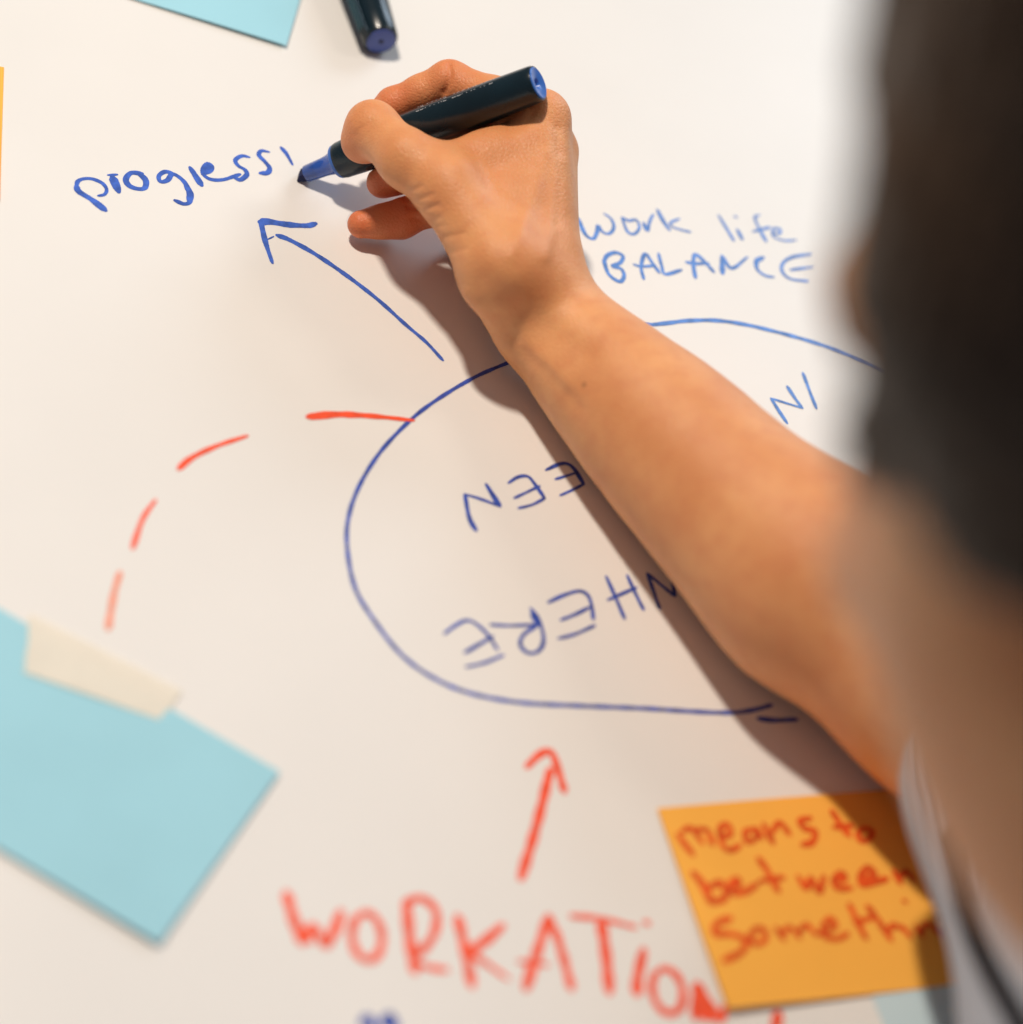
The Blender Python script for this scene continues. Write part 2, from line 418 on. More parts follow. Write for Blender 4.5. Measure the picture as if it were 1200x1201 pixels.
Z = (480, 500, 3.53)
word('handwritten_word', 'dark blue upside down letters NEEW, half hidden under the forearm', 'writing', Z, [
    [([(277, 432), (262, 408), (246, 370), (230, 282)], (18, 13)), ([(230, 282), (290, 300), (375, 331)], (11, 12)), ([(375, 331), (350, 292), (318, 240)], (20, 15))],
    [([(410, 236), (450, 211), (490, 208), (520, 240), (560, 298)], (11, 14)), ([(435, 298), (540, 248)], 10), ([(452, 340), (510, 325), (562, 298)], 10)],
    [([(565, 182), (620, 158), (655, 156), (685, 180), (722, 240)], (12, 16)), ([(605, 220), (685, 195)], 10), ([(625, 287), (680, 262), (722, 240)], 10)],
    [([(712, 105), (740, 170), (770, 230)], (16, 12)), ([(770, 230), (782, 175)], 10)]], M['ink_navy'])
word('handwritten_word', 'dark blue upside down word WHERE inside the oval', 'writing', Z, [
    [([(145, 860), (190, 826), (240, 804), (285, 825), (330, 870), (365, 925)], 12), ([(230, 938), (290, 903), (345, 870)], 13), ([(235, 997), (310, 980), (390, 948)], 11)],
    [([(335, 822), (420, 826), (520, 822)], 11), ([(502, 754), (530, 790), (552, 850), (554, 900), (530, 934), (490, 938), (460, 905), (472, 865), (520, 830), (540, 812)], 13), ([(510, 775), (532, 820)], 24)],
    [([(575, 730), (640, 700), (705, 683), (740, 702), (755, 745), (762, 800)], 13), ([(628, 803), (690, 778), (745, 750)], 12), ([(617, 880), (690, 860), (768, 825)], 11)],
    [([(815, 622), (850, 700), (892, 798)], 13), ([(902, 617), (935, 690), (970, 760)], 13), ([(822, 720), (940, 668)], 12)],
    [([(1036, 755), (1010, 680), (985, 610)], 13), ([(985, 610), (1040, 655), (1100, 705)], 12), ([(1100, 705), (1085, 600)], 14)]], M['ink_navy'])

Z = (0, 440, 2.4)
for lab, pts, wd, mt in (
        ('red drawn dash touching the blue oval', [(868, 118), (950, 111), (1050, 116), (1165, 128)], (21, 9), 'ink_red'),
        ('red drawn dash, curved, second from the blue oval', [(502, 265), (540, 233), (610, 200), (697, 171)], (15, 9), 'ink_red'),
        ('red drawn dash, short and bent, third from the blue oval', [(438, 352), (402, 405), (373, 488)], (9, 12), 'ink_red'),
        ('faded pale red drawn dash beside the cream tape', [(338, 555), (320, 620), (304, 715)], (12, 14), 'ink_pale_red')):
    V, F = stroke_geometry([(conv(Z, pts), (wd[0] / 2.4, wd[1] / 2.4))])
    o = mesh_obj('drawn_dash', V, F, M[mt], smooth=False); face_up(o); tag(o, lab, 'drawing', 'red dashes of the curved dashed line')

Z = (320, 840, 1.875)
arrow('red hand drawn arrow from the word WORKATION to the oval', Z, [
    ('arrow_shaft', [(545, 358), (580, 240), (610, 118)], (17, 16)),
    ('arrow_head', [(558, 112), (588, 84), (612, 80), (626, 115), (641, 166)], (13, 14))], M['ink_red'])
ell = lambda cx, cy, rx, ry, rot=0: [(cx + rx * math.cos(a) * math.cos(rot) - ry * math.sin(a) * math.sin(rot), cy + rx * math.cos(a) * math.sin(rot) + ry * math.sin(a) * math.cos(rot)) for a in [math.radians(k) for k in range(-100, 275, 25)]]
word('handwritten_word', 'large red handwritten word WORKATION under the red arrow', 'writing', Z, [
    [([(30, 390), (44, 440), (64, 498)], 18), ([(64, 498), (88, 465), (118, 506)], 17), ([(118, 506), (136, 470), (150, 430)], 17), ([(60, 470), (80, 492)], 22)],
    [(ell(207, 485, 33, 52, -0.1), 14)],
    [([(294, 408), (300, 480), (312, 562)], 18), ([(294, 408), (328, 401), (359, 430), (354, 480), (325, 518), (302, 530)], 14), ([(302, 535), (340, 552), (384, 559)], 11)],
    [([(406, 440), (422, 510), (438, 594)], 17), ([(506, 460), (470, 492), (428, 522)], (14, 20)), ([(430, 520), (470, 545), (520, 580)], (14, 6))],
    [([(556, 600), (584, 510), (606, 440)], (18, 15)), ([(606, 440), (630, 500), (657, 600)], 15), ([(540, 540), (604, 547)], 9)],
    [([(655, 440), (720, 446), (798, 465)], (11, 8)), ([(722, 452), (733, 530), (740, 608)], 19)],
    [([(816, 512), (803, 570), (800, 610)], (15, 20)), ([(822, 455)], 14)],
    [(ell(868, 605, 33, 50, -0.25), 14)],
    [([(930, 665), (934, 630), (934, 592)], 22), ([(934, 592), (956, 630), (984, 672)], 18), ([(984, 672), (994, 640)], 14), ([(940, 640), (960, 668)], 22)],
    [([(1112, 655), (1104, 690), (1098, 720)], 20)]], M['ink_red'])
word('handwritten_word', 'blue handwritten word cut off under the word WORKATION', 'writing', Z, [
    [([(196, 676), (210, 668), (222, 690)], 18)], [([(244, 680), (258, 662), (268, 690)], 20)]], M['ink_navy'])

Z = (740, 900, 2.609)
def on_note(p):
    v = p - NOTE_C; u = (v @ NOTE_X) / 0.076; t = (v @ NOTE_Y) / 0.100
    return 0.0011 + note_curl(min(max(u, 0), 1), min(max(t, 0), 1))
def note_word(label, letters):
    root = bpy.data.objects.new('lettering', None); COL.objects.link(root); root.parent = orange_note; root['label'] = label
    word('lettering', '', '', Z, letters, M['ink_note'], 1.15, on_note, 'letter', root)
note_word('red handwritten words means to', [
    [([(138, 212), (186, 276)], 14), ([(150, 205), (180, 194), (215, 240)], 13), ([(196, 198), (228, 200), (246, 244)], 13)],
    [([(266, 225), (299, 211), (291, 182), (268, 196), (275, 245), (300, 261), (330, 245)], 13)],
    [([(376, 195), (346, 205), (351, 235), (378, 224), (377, 196), (398, 226)], 13)],
    [([(400, 180), (430, 240)], 14), ([(428, 205), (450, 176), (480, 212)], 13)],
    [([(545, 162), (512, 170), (528, 194), (560, 203), (550, 235), (518, 245)], 14)],
    [([(610, 140), (640, 185), (665, 215)], 15), ([(615, 190), (675, 184)], 13)],
    [([(706, 190), (690, 210), (701, 230), (726, 224), (735, 202), (712, 190)], 13)]])
note_word('red handwritten word between', [
    [([(185, 330), (218, 372), (238, 424)], 18), ([(238, 424), (284, 405), (270, 362), (236, 376)], 15)],
    [([(300, 376), (325, 368), (320, 350), (300, 365), (306, 394), (345, 388), (382, 364)], 14)],
    [([(384, 285), (415, 330), (446, 388)], 15), ([(390, 356), (462, 344)], 13)],
    [([(505, 340), (532, 376), (546, 346), (572, 386), (586, 338)], 14)],
    [([(620, 355), (650, 346), (640, 330), (616, 350), (626, 374), (672, 374)], 14)],
    [([(700, 350), (740, 334), (722, 312), (700, 335), (708, 364), (780, 345)], 15)],
    [([(800, 318), (822, 360)], 14), ([(818, 345), (840, 322), (862, 352)], 13)]])
note_word('red handwritten word something', [
    [([(300, 470), (256, 488), (252, 518), (300, 520), (344, 540), (330, 575), (275, 604)], 15)],
    [([(376, 500), (360, 530), (376, 550), (404, 536), (400, 506), (372, 500)], 13)],
    [([(436, 498), (464, 536)], 13), ([(458, 514), (482, 498), (512, 530)], 12), ([(506, 512), (534, 490), (556, 514), (574, 518)], 12)],
    [([(590, 510), (620, 491), (606, 470), (582, 494), (590, 524), (630, 530), (660, 514)], 13)],
    [([(664, 425), (690, 480), (716, 530)], 15), ([(680, 480), (738, 464)], 13)],
    [([(720, 430), (758, 480), (794, 534)], 15), ([(786, 505), (802, 486), (824, 500)], 13)],
    [([(826, 490), (852, 522)], 14), ([(835, 414)], 14)],
    [([(866, 490), (890, 522)], 14), ([(884, 505), (902, 482), (934, 505), (946, 522)], 13)]])

# ------------------------------------------------------------------ marker pens
def lathe(profile, a, axis, mat, name, parent, seg=40, squash=None):
    """profile: list of (distance along axis in metres, radius)"""
    axis = unit(axis); x = unit(np.cross(axis, [0.12, 0.2, 1.0])); y = np.cross(axis, x)
    V = []; F = []
    for s, r in profile:
        for k in range(seg):
            an = 2 * math.pi * k / seg
            V.append(a + axis * s + (x * math.cos(an) + y * math.sin(an)) * r)
    for i in range(len(profile) - 1):
        for k in range(seg):
            k2 = (k + 1) % seg
            F.append((i * seg + k, i * seg + k2, (i + 1) * seg + k2, (i + 1) * seg + k))
    n = len(profile)
    F.append(tuple(range(seg))[::-1]); F.append(tuple((n - 1) * seg + k for k in range(seg)))
    o = mesh_obj(name, V, F, mat, parent)
    bm = bmesh.new(); bm.from_mesh(o.data); bmesh.ops.recalc_face_normals(bm, faces=bm.faces); bm.to_mesh(o.data); bm.free()
    o.data.polygons.foreach_set('use_smooth', [True] * len(o.data.polygons))
    mod = o.modifiers.new('split', 'EDGE_SPLIT'); mod.split_angle = math.radians(35)
    return o

PEN_A = P(349, 208, 0.3); PEN_B = P(632, 97, 80)
PEN_AX = unit(PEN_B - PEN_A); PEN_L = np.linalg.norm(PEN_B - PEN_A)
PEN_SECT = [(0.0195, 0.0068), (0.0215, 0.0074), (0.030, 0.0079), (0.048, 0.0083), (0.066, 0.0083), (PEN_L - 0.004, 0.0074), (PEN_L, 0.0070)]
def build_pen():
    root = empty('marker_pen', 'uncapped black marker pen with blue end held in the hand', 'marker', PEN_A)
    P_ = []
    # chisel nib
    axis = PEN_AX; up = unit(np.cross(np.cross(axis, [0, 0, 1]), axis)); side = np.cross(axis, up)
    V = []; secs = [(0.0, 0.0024, 0.0004, -0.0004), (0.0022, 0.0026, 0.0015, 0.0002), (0.0055, 0.0027, 0.0024, 0), (0.0085, 0.0027, 0.0024, 0)]
    for s, hw, hh, off in secs:
        for sx, sy in ((-1, -1), (1, -1), (1, 1), (-1, 1)):
            V.append(PEN_A + axis * s + side * hw * sx + up * (hh * sy + off))
    F = [(3, 2, 1, 0), (12, 13, 14, 15)]
    for i in range(3):
        for k in range(4):
            F.append((i * 4 + k, i * 4 + (k + 1) % 4, (i + 1) * 4 + (k + 1) % 4, (i + 1) * 4 + k))
    nib = mesh_obj('nib', V, F, M['nib'], smooth=False)
    bv = nib.modifiers.new('bevel', 'BEVEL'); bv.width = 0.0004; bv.segments = 2
    P_.append(nib)
    L = PEN_L
    P_.append(lathe([(0.0042, 0.0028), (0.0044, 0.0033), (0.0048, 0.0035), (0.0125, 0.0038), (0.0150, 0.0041), (0.0172, 0.0047), (0.0186, 0.0056), (0.0192, 0.0062)], PEN_A, axis, M['holder'], 'nib_holder', None))
    P_.append(lathe([(0.0185, 0.0050), (0.0187, 0.0065), (0.0193, 0.0069), (0.0203, 0.0070), (0.0204, 0.0060)], PEN_A, axis, M['blue_plastic'], 'collar', None))
    P_.append(lathe([(0.0201, 0.0060), (0.0203, 0.0071), (0.0215, 0.0074), (0.030, 0.0079), (0.040, 0.0082), (0.052, 0.0084), (0.066, 0.0083), (0.085, 0.0079), (L - 0.003, 0.00735), (L - 0.0012, 0.0072), (L - 0.0004, 0.0069), (L - 0.0004, 0.0064), (L - 0.003, 0.0063)], PEN_A, axis, M['black'], 'barrel', None))
    plug = lathe([(L - 0.006, 0.0058), (L - 0.0010, 0.00645), (L - 0.0002, 0.0064), (L + 0.0001, 0.0060), (L - 0.0002, 0.0046), (L - 0.0004, 0.0030), (L - 0.0007, 0.0022), (L - 0.0024, 0.0015), (L - 0.0026, 0.0002)], PEN_A, axis, M['blue_plastic'], 'end_plug', None)
    P_.append(plug)
    # silver print on the far upper side of the barrel: rows of small letter strokes
    tocam = unit(CC - (PEN_A + axis * 0.06)); upv = unit(CU - axis * (CU @ axis)); fw = unit(np.cross(axis, upv))
    if fw @ tocam < 0: fw = -fw
    V = []; F = []; rng = random.Random(3)
    def rad(s):
        xs = [0.030, 0.040, 0.052, 0.066, 0.085, L - 0.003]; rs = [0.0079, 0.0082, 0.0084, 0.0083, 0.0079, 0.00735]
        return float(np.interp(s, xs, rs))
    def bar(s0, a0, s1, a1, wd):
        b = len(V)
        for s, an in ((s0, a0), (s1, a1)):
            r = rad(s) + 0.00010
            d = np.array([s1 - s0, (a1 - a0) * r]); d /= np.linalg.norm(d); nn = np.array([-d[1], d[0]]) * wd / 2
            for sg in (-1, 1):
                ss = s + nn[0] * sg; aa = an + nn[1] * sg / r
                V.append(PEN_A + axis * ss + (upv * math.cos(aa) + fw * math.sin(aa)) * r)
        F.append((b, b + 1, b + 3, b + 2))
    s = 0.061
    while s < 0.094:
        wl = rng.uniform(0.0009, 0.0015); a0, a1 = 0.42, 0.92
        if rng.random() < 0.12: s += 0.0018; continue
        bar(s, a0, s, a1, 0.0003)
        k = rng.randrange(4)
        if k == 0: bar(s, a1, s + wl, a1, 0.0003); bar(s, (a0 + a1) / 2, s + wl * .8, (a0 + a1) / 2, 0.0003)
        elif k == 1: bar(s, a0, s + wl, a1, 0.0003); bar(s + wl, a0, s + wl, a1, 0.0003)
        elif k == 2: bar(s, a1, s + wl, a1, 0.0003); bar(s + wl, a0, s + wl, a1, 0.0003)
        else: bar(s, a0, s + wl, a0, 0.0003)
        s += wl + 0.0008
    P_.append(mesh_obj('lettering', V, F, M['silver'], smooth=False))
    for o in P_: attach(o, root)
build_pen()

def build_cap():
    e = P(447, 48, 7.9); b0 = P(418, -42, 9.2)
    axis = unit(b0 - e); L = 0.052
    root = empty('pen_cap', 'black marker cap with blue end disc lying loose on the table', 'pen cap', (e[0], e[1], 0))
    prof = [(0.0, 0.0060), (0.0003, 0.0072), (0.0012, 0.0077), (0.012, 0.0082), (0.030, 0.0090), (L - 0.001, 0.0097), (L, 0.0095), (L, 0.0085), (L - 0.02, 0.0078)]
    parts = [lathe(prof, e, axis, M['black'], 'cap_shell', None)]
    parts.append(lathe([(0.002, 0.0063), (-0.0004, 0.0064), (-0.0007, 0.0058), (-0.0005, 0.0012), (0.0010, 0.0008), (0.0011, 0.0001)], e, axis, M['dull_blue'], 'end_disc', None))
    parts.append(lathe([(-0.0006, 0.0009), (-0.00085, 0.0008), (-0.00085, 0.0001)], e, axis, M['hole_shade'], 'vent_shade_dot', None, 16))  # dark dot standing in for the shade inside the cap vent
    # pocket clip along the side that faces the blue note
    up = np.array([0, 0, 1.0]); side = unit(np.cross(axis, up))
    if (side @ CR) > 0: side = -side
    nrm = unit(side * 0.94 + up * 0.34); wid = np.cross(axis, nrm)
    V = []; F = []
    secs = [(-0.0003, 0.0083, 0.0018), (0.003, 0.0092, 0.0024), (0.018, 0.0099, 0.0026), (0.036, 0.0109, 0.0027), (0.040, 0.0104, 0.0026)]
    for s, r, hw in secs:
        for sx, sy in ((-1, -0.0006), (1, -0.0006), (1, 0.0006), (-1, 0.0006)):
            V.append(e + axis * s + nrm * (r + sy - (0.0014 if s < 0.002 else 0)) + wid * hw * sx)
    F = [(3, 2, 1, 0), (16, 17, 18, 19)]
    for i in range(4):
        for k in range(4): F.append((i * 4 + k, i * 4 + (k + 1) % 4, (i + 1) * 4 + (k + 1) % 4, (i + 1) * 4 + k))
    cl = mesh_obj('clip', V, F, M['black'], smooth=False); bv = cl.modifiers.new('bevel', 'BEVEL'); bv.width = 0.0004; bv.segments = 2
    parts.append(cl)
    for o in parts: attach(o, root)
build_cap()

# ------------------------------------------------------------------ signed-distance modelling of the person
class Field:
    def __init__(s, X, Y, Z):
        s.ax = [np.asarray(a, np.float32) for a in (X, Y, Z)]
        s.F = np.full([len(a) for a in s.ax], 0.2, np.float32)
    def box(s, lo, hi):
        return tuple(slice(max(0, int(np.searchsorted(a, l)) - 1), min(len(a), int(np.searchsorted(a, h)) + 1)) for a, l, h in zip(s.ax, lo, hi))
    def pts(s, sl):
        return [a[q].reshape([-1 if i == j else 1 for j in range(3)]) for i, (a, q) in enumerate(zip(s.ax, sl))]
    def sub(s, lo, hi):
        sl = s.box(lo, hi); g = Field(*[a[q] for a, q in zip(s.ax, sl)]); g.sl = sl
        return g
    def comb(s, sl, d, k, mode):
        f = s.F[sl]
        if mode == 'add':
            if k <= 0: s.F[sl] = np.minimum(f, d); return
            h = np.clip(0.5 + 0.5 * (d - f) / k, 0, 1); s.F[sl] = d + (f - d) * h - k * h * (1 - h)
        else:
            d = -d
            if k <= 0: s.F[sl] = np.maximum(f, d); return
            h = np.clip(0.5 - 0.5 * (d - f) / k, 0, 1); s.F[sl] = d + (f - d) * h + k * h * (1 - h)
    def merge(s, g, k):
        s.comb(g.sl, g.F, k, 'add')
    def cone(s, a, b, r1, r2, k=0.004, mode='add', flat=None):
        a = np.asarray(a, np.float64); b = np.asarray(b, np.float64); m_ = max(r1, r2) * (1.6 if flat else 1) + 2.5 * k + 0.012
        sl = s.box(np.minimum(a, b) - m_, np.maximum(a, b) + m_)
        if min(q.stop - q.start for q in sl) <= 0: return
        X, Y, Z = s.pts(sl); ba = b - a; l2 = max(ba @ ba, 1e-12)
        px, py, pz = X - a[0], Y - a[1], Z - a[2]
        h = np.clip((px * ba[0] + py * ba[1] + pz * ba[2]) / l2, 0, 1)
        dx, dy, dz = px - ba[0] * h, py - ba[1] * h, pz - ba[2] * h
        q2 = dx * dx + dy * dy + dz * dz
        if flat:                       # squash across direction n by factor f (>1 means thinner)
            n, f = flat; n = unit(np.asarray(n, float)); c_ = dx * n[0] + dy * n[1] + dz * n[2]
            q2 = q2 + c_ * c_ * (f * f - 1)
        s.comb(sl, (np.sqrt(q2) - (r1 + (r2 - r1) * h)).astype(np.float32), k, mode)
    def ell(s, c, axes, rad, k=0.004, mode='add'):
        c = np.asarray(c, float); m_ = max(rad) + 2.5 * k + 0.012
        sl = s.box(c - m_, c + m_)
        if min(q.stop - q.start for q in sl) <= 0: return
        X, Y, Z = s.pts(sl); q = 0; q4 = 0
        for a, r in zip(axes, rad):
            t = ((X - c[0]) * a[0] + (Y - c[1]) * a[1] + (Z - c[2]) * a[2])
            q = q + (t / r) ** 2; q4 = q4 + (t / r ** 2) ** 2
        k0 = np.sqrt(q); k1 = np.sqrt(q4) + 1e-9
        s.comb(sl, (k0 * (k0 - 1) / k1).astype(np.float32), k, mode)
    def mesh(s, smooth=2):
        F = s.F; ins = F < 0
        sh = [(i, j, k) for i in (0, 1) for j in (0, 1) for k in (0, 1)]
        n = np.array(F.shape) - 1
        v = lambda A, o: A[o[0]:o[0] + n[0], o[1]:o[1] + n[1], o[2]:o[2] + n[2]]
        any_ = np.zeros(n, bool); all_ = np.ones(n, bool)
        for o in sh: any_ |= v(ins, o); all_ &= v(ins, o)
        act = any_ & ~all_; C = np.argwhere(act); idx = np.full(n, -1, np.int32); idx[act] = np.arange(len(C))
        val = {o: F[C[:, 0] + o[0], C[:, 1] + o[1], C[:, 2] + o[2]].astype(np.float64) for o in sh}
        acc = np.zeros((len(C), 3)); cnt = np.zeros(len(C))
        for o in sh:
            for ax in range(3):
                if o[ax]: continue
                p = list(o); p[ax] = 1; p = tuple(p)
                a, b = val[o], val[p]; cr = (a < 0) != (b < 0)
                t = np.where(cr, a / np.where(cr, a - b, 1), 0)
                pos = np.zeros((len(C), 3))
                for d in range(3):
                    A = s.ax[d].astype(np.float64); x0 = A[C[:, d] + o[d]]
                    pos[:, d] = x0 if d != ax else x0 + (A[C[:, d] + 1] - x0) * t
                acc += pos * cr[:, None]; cnt += cr
        Vv = acc / cnt[:, None]
        quads = []
        for ax in range(3):
            u, w_ = [(1, 2), (2, 0), (0, 1)][ax]
            lo = [slice(None)] * 3; hi = [slice(None)] * 3; lo[ax] = slice(0, -1); hi[ax] = slice(1, None)
            A, B = ins[tuple(lo)], ins[tuple(hi)]
            E = np.argwhere(A != B)
            E = E[(E[:, u] > 0) & (E[:, w_] > 0) & (E[:, u] < F.shape[u] - 1) & (E[:, w_] < F.shape[w_] - 1)]
            g = lambda du, dw: idx[tuple(E[:, d] - (du if d == u else dw if d == w_ else 0) for d in range(3))]
            q = np.stack([g(1, 1), g(0, 1), g(0, 0), g(1, 0)], -1)
            fl = ~A[tuple(E.T)]
            q[fl] = q[fl][:, ::-1]; quads.append(q)
        Qd = np.concatenate(quads)
        ed = np.concatenate([Qd[:, [0, 1]], Qd[:, [1, 2]], Qd[:, [2, 3]], Qd[:, [3, 0]]]); ed = np.concatenate([ed, ed[:, ::-1]])
        deg = np.maximum(np.bincount(ed[:, 0], minlength=len(Vv)), 1)
        for it in range(smooth):
            for fac in (0.5, -0.47):
                av = np.stack([np.bincount(ed[:, 0], weights=Vv[ed[:, 1], d], minlength=len(Vv)) for d in range(3)], -1) / deg[:, None]
                Vv = Vv + fac * (av - Vv)
        return Vv, Qd
def normals(V, Qd):
    a = V[Qd[:, 2]] - V[Qd[:, 0]]; b = V[Qd[:, 3]] - V[Qd[:, 1]]; n = np.cross(a, b)
    N = np.stack([sum(np.bincount(Qd[:, j], weights=n[:, d], minlength=len(V)) for j in range(4)) for d in range(3)], -1)
    return N / (np.linalg.norm(N, axis=1, keepdims=True) + 1e-12)
def fast_mesh(name, V, Qd, mat, parent=None):
    me = bpy.data.meshes.new(name); me.vertices.add(len(V)); me.vertices.foreach_set('co', V.astype(np.float32).ravel())
    me.loops.add(Qd.size); me.loops.foreach_set('vertex_index', Qd.astype(np.int32).ravel())
    me.polygons.add(len(Qd)); me.polygons.foreach_set('loop_start', np.arange(0, Qd.size, 4, dtype=np.int32))
    me.polygons.foreach_set('use_smooth', np.ones(len(Qd), bool))
    me.materials.append(mat); me.update(calc_edges=True); me.validate()
    o = bpy.data.objects.new(name, me); COL.objects.link(o)
    if parent: o.parent = parent
    return o
def axis_points(lo, hi, zones, coarse):
    """grid positions: fine steps inside zones [(a,b,step)], coarse outside, changing gradually"""
    out = [lo]
    while out[-1] < hi:
        x = out[-1]; h = coarse
        for a, b, st in zones:
            d = max(a - x, x - b, 0); h = min(h, st + 0.25 * d)
        out.append(x + h)
    return np.array(out)

# ---- joints of the writing hand (pixel x, pixel y, height in mm)
J = dict(
    t_tip=P(425, 167, 36), t_ip=P(437, 150, 43), t_mcp=P(527, 222, 50), t_cmc=P(592, 318, 44),
    i_mcp=P(634, 140, 60), i_pip=P(527, 96, 51), i_dip=P(462, 124, 36), i_tip=P(432, 156, 25),
    m_mcp=P(645, 178, 46), m_pip=P(548, 168, 40), m_dip=P(472, 200, 22), m_tip=P(448, 214, 16),
    r_mcp=P(640, 215, 31), r_pip=P(545, 225, 25), r_dip=P(470, 257, 11.5), r_tip=P(424, 263, 8.0),
    p_mcp=P(625, 250, 18), p_pip=P(585, 262, 15), p_dip=P(560, 280, 9), p_tip=P(540, 288, 7.5),
    wrist=P(652, 375, 32))
def forearm_sections():
    """centre line and half width between the two outlines of the forearm"""
    le = catmull([(585, 398), (600, 418), (640, 472), (700, 557), (796, 676), (849, 748), (913, 823), (987, 889), (1063, 946)], 4) + np.array([2.0, -1.0])
    re = catmull([(690, 322), (710, 345), (770, 388), (850, 443), (930, 512), (1000, 553), (1080, 600)], 4) + np.array([-6.0, 7.0])
    out = []
    for t in np.linspace(0.0, 1.0, 8):
        c = np.array([652 + (960 - 652) * t, 376 + (688 - 376) * t]); ax = unit(np.array([308.0, 312.0])); nr = np.array([ax[1], -ax[0]])
        for _ in range(30):
            dl = np.linalg.norm(le - c, axis=1).min(); dr = np.linalg.norm(re - c, axis=1).min(); c = c + nr * (dr - dl) * 0.4
        p = P(c[0], c[1], 26 + 16 * t ** 1.3); out.append((p, mm((dl + dr) / 2, p)))
    return out
FA = forearm_sections()
ELBOW = P(1150, 790, 52)
SHO = np.array([0.41, -0.10, 0.215])
CHEST = Q(1670, 1150, 0.66)
WAIST = CHEST + np.array([0.10, -0.03, -0.32])

# ---- head frame
HF = unit(np.array([-0.95, 0.10, -0.31])); HD = np.array([0.30, -0.10, -0.95]); HD = unit(HD - HF * (HD @ HF)); HL = np.cross(HD, HF) 
if HL[1] > 0: HL = -HL
NOSE = Q(970, 335, 0.47)
def H(f, d, l=0.0):              # millimetres from the nose tip: forward, down, towards the person's left
    return NOSE + (HF * f + HD * d + HL * l) / 1000
HAX = (HF, HD, HL)
NECK = H(-230, 130, 0)
LSHO = NECK + np.array([-0.03, -0.17, -0.02])

